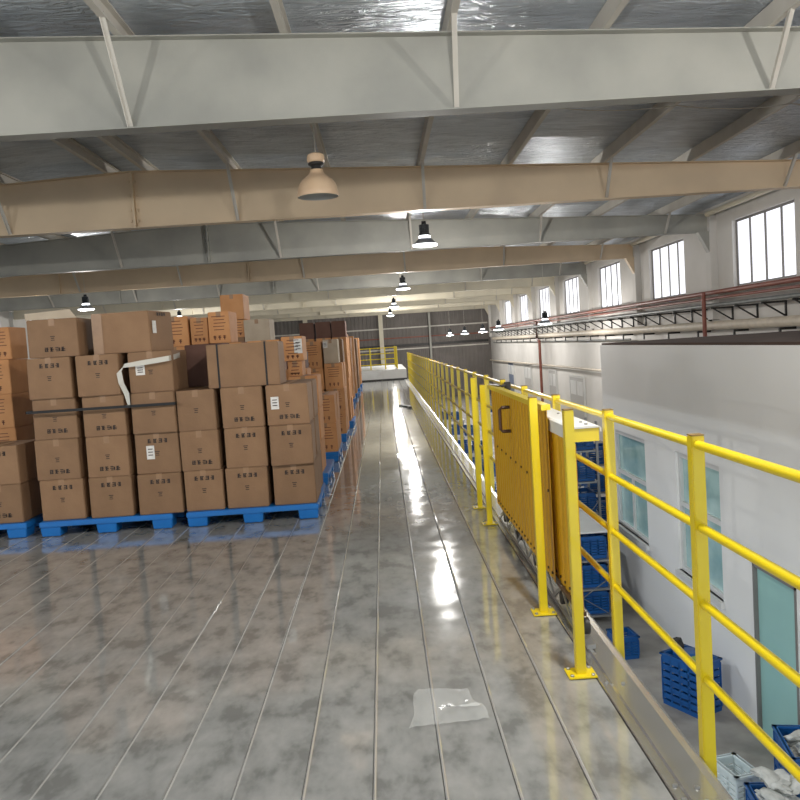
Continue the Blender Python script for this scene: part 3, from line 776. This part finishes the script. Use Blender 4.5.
br = MB().bar((XR - .002, 0, 0), (7.82, 0, 0), .04, .04).bar((7.86, 0, 0), (XR - .02, 0, -.3), .03, .03).bar((XR - .02, 0, .02), (XR - .02, 0, -.32), .04, .03)
bproto = br.build('pipe_bracket', 'black'); n = 0; yv = 12.6
while yv < 56:
    o = bproto if n == 0 else bproto.copy()
    if n: COL.objects.link(o)
    o.location = (0, yv, 1.86)
    tag(o, 'black triangular bracket holding the grey-green pipe on the right wall', 'bracket', 'triangular pipe brackets'); n += 1; yv += 1.25
br = MB().bar((XR - .002, 0, 0), (8.0, 0, 0), .04, .05).bar((8.02, 0, 0), (8.02, 0, -.16), .04, .05)
bproto = br.build('pipe_hook', 'black'); n = 0; yv = 16.
while yv < 56:
    o = bproto if n == 0 else bproto.copy()
    if n: COL.objects.link(o)
    o.location = (0, yv, 1.31)
    tag(o, 'small black hook bracket under the fat cream pipe on the right wall', 'bracket', 'hook brackets'); n += 1; yv += 2.1
# lower doors on the right wall
dn = 2
for (y0, y1, zt, mat) in ((33.2, 35.6, -.45, 'doorpaint'), (38.5, 40.1, -.3, 'doorpaint'), (45, 47, -.2, 'doorpaint'), (51, 53, -.2, 'bluedoor')):
    o = MB().box(XR - .06, XR - .001, y0, y1, G, zt).build(f'door_{dn}', mat); struct(o)
    f_ = MB().box(XR - .08, XR - .001, y0 - .08, y0, G, zt + .08).box(XR - .08, XR - .001, y1, y1 + .08, G, zt + .08).box(XR - .08, XR - .001, y0, y1, zt, zt + .08).build('door_frame', 'wframe', o)
    for q in (0, 1):
        w_ = (y1 - y0) / 2
        MB().box(XR - .075, XR - .06, y0 + q * w_ + .12, y0 + (q + 1) * w_ - .12, zt - .75, zt - .15).build('door_glass', 'white', o)
    dn += 1

# ---------------------------------------------------------------- white room on the ground floor
RX, RT, RYE = 3.67, 1.26, 13.45
rm = MB()
dz = -.98; dy0, dy1 = 7.17, 8.04
ysplit = [YB, dy0, dy1, 8.8, 10.14, 11.35, 12.9, RYE]
for i in range(len(ysplit) - 1):
    a0, b0 = ysplit[i], ysplit[i + 1]
    if (a0, b0) == (dy0, dy1): rm.box(RX, RX + .15, a0, b0, dz, RT)
    elif (a0, b0) in ((8.8, 10.14), (11.35, 12.9)):
        rm.box(RX, RX + .15, a0, b0, G, -1.65); rm.box(RX, RX + .15, a0, b0, -.1, RT)
    else: rm.box(RX, RX + .15, a0, b0, G, RT)
rm.box(RX + .15, XR - .18, RYE - .15, RYE, G, RT)
struct(rm.build('wall_room', 'room'))
struct(MB().box(RX + .02, XR - .18, YB, RYE - .02, RT, RT + .03).build('ceiling', 'roofbrown'))
struct(MB().box(RX + 1.2, RX + 1.25, YB, RYE - .2, G, RT - .1).build('wall_room_inner', 'white'))
for (a0, b0) in ((8.8, 10.14), (11.35, 12.9)):
    wi += 1
    f_ = MB(); x = RX + .06
    f_.box(x - .03, x + .05, a0, a0 + .07, -1.65, -.1).box(x - .03, x + .05, b0 - .07, b0, -1.65, -.1).box(x - .03, x + .05, a0 + .07, b0 - .07, -.17, -.1).box(x - .03, x + .05, a0 + .07, b0 - .07, -1.65, -1.59)
    f_.box(x - .03, x + .05, a0 + .07, b0 - .07, -.80, -.74).box(x - .02, x + .04, (a0 + b0) / 2 - .03, (a0 + b0) / 2 + .03, -1.59, -.8)
    o = f_.build(f'window_{wi}', 'wframe'); struct(o)
    MB().box(RX - .05, RX + .03, a0 - .03, b0 + .03, -1.72, -1.65).build('window_sill', 'wframe', o)
    MB().box(x + .01, x + .02, a0 + .07, b0 - .07, -.74, -.17).build('pane', 'tealglass', o)
    MB().box(x + .01, x + .02, a0 + .07, (a0 + b0) / 2 - .03, -1.59, -.8).build('pane', 'tealglass', o)
    MB().box(x + .01, x + .02, (a0 + b0) / 2 + .03, b0 - .07, -1.59, -.8).build('pane', 'tealglass', o)
d1 = MB().box(RX + .03, RX + .07, dy0 + .03, dy1 - .03, G + .01, dz - .03).build('door_1', 'teal'); struct(d1)
MB().box(RX - .01, RX + .1, dy0, dy0 + .03, G, dz).box(RX - .01, RX + .1, dy1 - .03, dy1, G, dz).box(RX - .01, RX + .1, dy0, dy1, dz - .03, dz).build('door_frame', 'frame', d1)

# ---------------------------------------------------------------- crates, racks, tables
def crate_mesh(w, l, h, holes=True, mat='crate'):
    m = MB(); t = .012
    m.box(-w / 2 + .02, w / 2 - .02, -l / 2 + .02, l / 2 - .02, 0, t)
    rows = 6; zt = h - .05
    def sidebars(ax, c, half):
        if ax == 'x': bx = lambda a0, a1, z0, z1: m.box(c - t / 2, c + t / 2, a0, a1, z0, z1)
        else: bx = lambda a0, a1, z0, z1: m.box(a0, a1, c - t / 2, c + t / 2, z0, z1)
        bx(-half, half, zt, h); bx(-half, half, 0, .05)
        rh = (zt - .05) / rows
        for k in range(rows): bx(-half, half, .05 + rh * k + rh * .32, .05 + rh * (k + 1))
        nv = max(3, int(2 * half / .11))
        for k in range(nv + 1):
            a0 = -half + 2 * half * k / nv; bx(a0 - .012, a0 + .012, .05, zt)
    sidebars('x', -w / 2, l / 2); sidebars('x', w / 2, l / 2); sidebars('y', -l / 2, w / 2); sidebars('y', l / 2, w / 2)
    # rim
    for s_ in (-1, 1):
        m.box(s_ * w / 2 - .02, s_ * w / 2 + .02, -l / 2 - .02, l / 2 + .02, h - .022, h); m.box(-w / 2 - .02, w / 2 + .02, s_ * l / 2 - .02, s_ * l / 2 + .02, h - .022, h)
    return m
def lump_mesh(sx, sy, sz, seed):
    rr = random.Random(seed); bm = bmesh.new(); bmesh.ops.create_icosphere(bm, subdivisions=2, radius=1)
    for v in bm.verts:
        k = rr.uniform(.75, 1.1); v.co = Vector((max(-.75, min(.75, v.co.x)) * sx * k / .75, max(-.75, min(.75, v.co.y)) * sy * k / .75, v.co.z * sz * k))
    me = bpy.data.meshes.new('packet'); bm.to_mesh(me); bm.free(); return me
LUMPS = [lump_mesh(.09, .07, .03, i) for i in range(5)]
for me in LUMPS: me.materials.append(M['cloth'])
def crate(x, y, z, w, l, h, rz, label, mat='crate', group='blue plastic crates'):
    root = empty('plastic_crate', (x, y, z), label, 'crate', group, rz=math.radians(rz))
    crate_mesh(w, l, h).build('crate_body', mat, root)
    return root
def packets(x, y, z, w, l, n, seed, where):
    rr = random.Random(seed)
    for i in range(n):
        o = bpy.data.objects.new('white_packet', LUMPS[i % 5]); COL.objects.link(o)
        o.location = (x + rr.uniform(-w, w), y + rr.uniform(-l, l), z + .028 * (i // 3) + rr.uniform(0, .01))
        o.rotation_euler = (rr.uniform(-.5, .5), rr.uniform(-.5, .5), rr.uniform(0, 3))
        tag(o, f'crumpled pale packet in the {where}', 'packet', f'packets in the {where}')
# foreground crates by the white room
crate(3.235, 8.72, G, .36, .5, .6, 28, 'tall blue slatted crate with dark fabric on top standing near white room wall')
o = bpy.data.objects.new('folded_fabric', lump_mesh(.13, .16, .07, 11)); o.data.materials.append(M['crate']); COL.objects.link(o); o.location = (3.22, 8.8, G + .56); tag(o, 'crumpled blue fabric bundle lying in the tall blue crate', 'fabric')
o = bpy.data.objects.new('folded_fabric', lump_mesh(.1, .12, .05, 12)); o.data.materials.append(M['lime']); COL.objects.link(o); o.location = (3.27, 8.6, G + .57); tag(o, 'small lime green fabric piece in the tall blue crate', 'fabric')
o = bpy.data.objects.new('folded_fabric', lump_mesh(.07, .07, .08, 13)); o.data.materials.append(M['black']); COL.objects.link(o); o.location = (3.15, 8.9, G + .66); tag(o, 'black bundle poking up at the back of the tall blue crate', 'fabric')
crate(3.44, 6.71, G, .3, .58, .6, -12, 'blue crate full of white packets at the right edge of the photo')
packets(3.44, 6.71, G + .47, .06, .16, 16, 3, 'blue crate at the right edge')
crate(2.87, 6.77, G, .22, .34, .4, 12, 'small translucent white basket next to the nearest fence post', mat='wcrate', group='white baskets')
packets(2.87, 6.77, G + .08, .02, .1, 6, 5, 'translucent white basket')
crate(3.0, 6.25, G, .38, .4, .4, -8, 'blue crate heaped with pale cloth packets at the bottom right corner')
packets(3.0, 6.25, G + .33, .11, .11, 26, 8, 'bottom corner blue crate')
crate(2.93, 10.3, G, .28, .34, .3, 5, 'low blue crate on the concrete floor beside the shelving')
def rack(x0, x1, y0, y1, h, levels, label, crates=True, topmat=None, seed=0, where='', bh=.34):
    root = empty('storage_rack', ((x0 + x1) / 2, (y0 + y1) / 2, G), label, 'rack')
    Oo = (-(x0 + x1) / 2, -(y0 + y1) / 2, -G)
    for x in (x0, x1):
        for y in (y0, y1): MB().box(x - .02, x + .02, y - .02, y + .02, G + .002, G + h).build('upright', 'steel', root, loc=Oo)
    for i, z in enumerate(levels):
        MB().box(x0, x1, y0, y1, G + z - .03, G + z).build('shelf', topmat if (topmat and i == len(levels) - 1) else 'steel', root, loc=Oo)
    MB().bar((x0, y0 - .02, G + .1), (x1, y0 - .02, G + h * .5), .02, .01).bar((x1, y0 - .02, G + .1), (x0, y0 - .02, G + h * .5), .02, .01).build('cross_brace', 'steel', root, loc=Oo)
    if crates:
        nx = max(1, int((x1 - x0) / .48)); w = (x1 - x0) / nx
        for i, z in enumerate(levels[:-1] if topmat else levels):
            for k in range(nx):
                lvl = ['bottom', 'second', 'third', 'fourth', 'fifth'][i]
                cx = x0 + w * (k + .5)
                side = ['left', 'right'][k] if nx == 2 else ['left', 'middle', 'right', 'far right'][min(k, 3)]
                crate(cx, y0 + .32, G + z + .002, w - .1, .5, bh, 0, f'blue crate on the {lvl} shelf, {side} place, of {where}')
                if (i + k) % 2: packets(cx, y0 + .32, G + z + .06 + .08, .08, .1, 5, seed + i * 7 + k, f'{side} crate, {lvl} shelf, of {where}')
rack(2.25, 3.15, 11.5, 13.1, 1.4, [.12, .52, .95, 1.38], 'steel shelving with white table top holding blue crates behind the gate', topmat='white', seed=40, where='the white topped shelving')
rack(2.55, 3.6, 13.7, 14.4, 2.75, [.1, .6, 1.15, 1.7, 2.25], 'tall steel rack loaded with blue crates behind the white topped shelving', seed=60, where='the tall rack')
rack(3.85, 4.9, 15.4, 16.1, 2.3, [.1, .6, 1.15, 1.7], 'steel rack of blue crates just past the far corner of the white room', seed=80, where='the corner rack')
# work tables further down the ground floor
def table(x, y, lab, n, wh):
    root = empty('work_table', (x, y, G), lab, 'table')
    MB().box(-.5, .5, -1.2, 1.2, .76, .8).build('tabletop', 'white', root)
    for sx in (-.45, .45):
        for sy in (-1.1, 1.1): MB().box(sx - .02, sx + .02, sy - .02, sy + .02, .002, .76).build('leg', 'steel', root)
    for k in range(n):
        crate(x + (-.2 if k % 2 else .22), y - .8 + k * .5, G + .802, .38, .42, .25, R.uniform(-8, 8), f'blue crate, {ORD[k]} from the near end, on {wh}')
for k, (x, y) in enumerate([(2.3, 17.5), (2.4, 21.), (2.6, 25.), (2.8, 30.), (4.6, 18.5), (4.8, 24.), (5., 31.), (2.9, 36.), (5.1, 38.)]):
    side = 'row beside the deck' if x < 4 else 'row nearer the right wall'
    nn = {17.5: 'first', 21.: 'second', 25.: 'third', 30.: 'fourth', 36.: 'fifth', 18.5: 'first', 24.: 'second', 31.: 'third', 38.: 'fourth'}[y]
    table(x, y, f'white work table on the ground floor, {nn} in the {side}', 4, f'{nn} table of {side}')

# unseen tube lamps added under the deck to brighten the lower floor
for k, y in enumerate((3., 6.5, 10., 14., 19., 25.)):
    t_ = empty('added_tube_lamp', (.35, y, -.42), f'added white tube lamp, unseen under the deck, {ORD[k]} along the edge', 'lamp', 'added tube lamps under the deck')
    MB().box(-.05, .05, -.65, .65, .05, .12).build('added_lamp_housing', 'white', t_)
    MB().tube([(0, -.6, .02), (0, .6, .02)], .02, 10).build('tube', 'lamplens', t_, smooth=True)
    l = bpy.data.lights.new('added_tube_light', 'AREA'); l.shape = 'RECTANGLE'; l.size = .1; l.size_y = 1.2; l.energy = 38; l.color = (.86, .93, 1.)
    lo = bpy.data.objects.new('added_tube_light', l); COL.objects.link(lo); lo.parent = t_; lo.location = (0, 0, -.01); lo.rotation_euler = (0, math.radians(-25), 0)
# ---------------------------------------------------------------- light
w = bpy.data.worlds.new('world'); sc.world = w; w.use_nodes = True
bg = w.node_tree.nodes['Background']; bg.inputs[0].default_value = (.86, .93, 1., 1); bg.inputs[1].default_value = 2.1
sc.view_settings.view_transform = 'Standard'; sc.view_settings.look = 'None'; sc.view_settings.gamma = 1; sc.view_settings.use_curve_mapping = False
sc.view_settings.exposure = 0.
sc.cycles.use_denoising = True
sc.cycles.max_bounces = 8; sc.cycles.diffuse_bounces = 5; sc.cycles.glossy_bounces = 4; sc.cycles.transparent_max_bounces = 12
sc.cycles.sample_clamp_indirect = 6; sc.cycles.caustics_reflective = False; sc.cycles.caustics_refractive = False

# label check
seen = {}
for o in bpy.data.objects:
    if o.parent is None and o.get('label'):
        n = len(o['label'].split())
        if not 4 <= n <= 16: print('LABEL LEN', n, o['label'])
        seen.setdefault(o['label'], []).append(o.name)
for k, v in seen.items():
    if len(v) > 1: print('DUP', len(v), k)
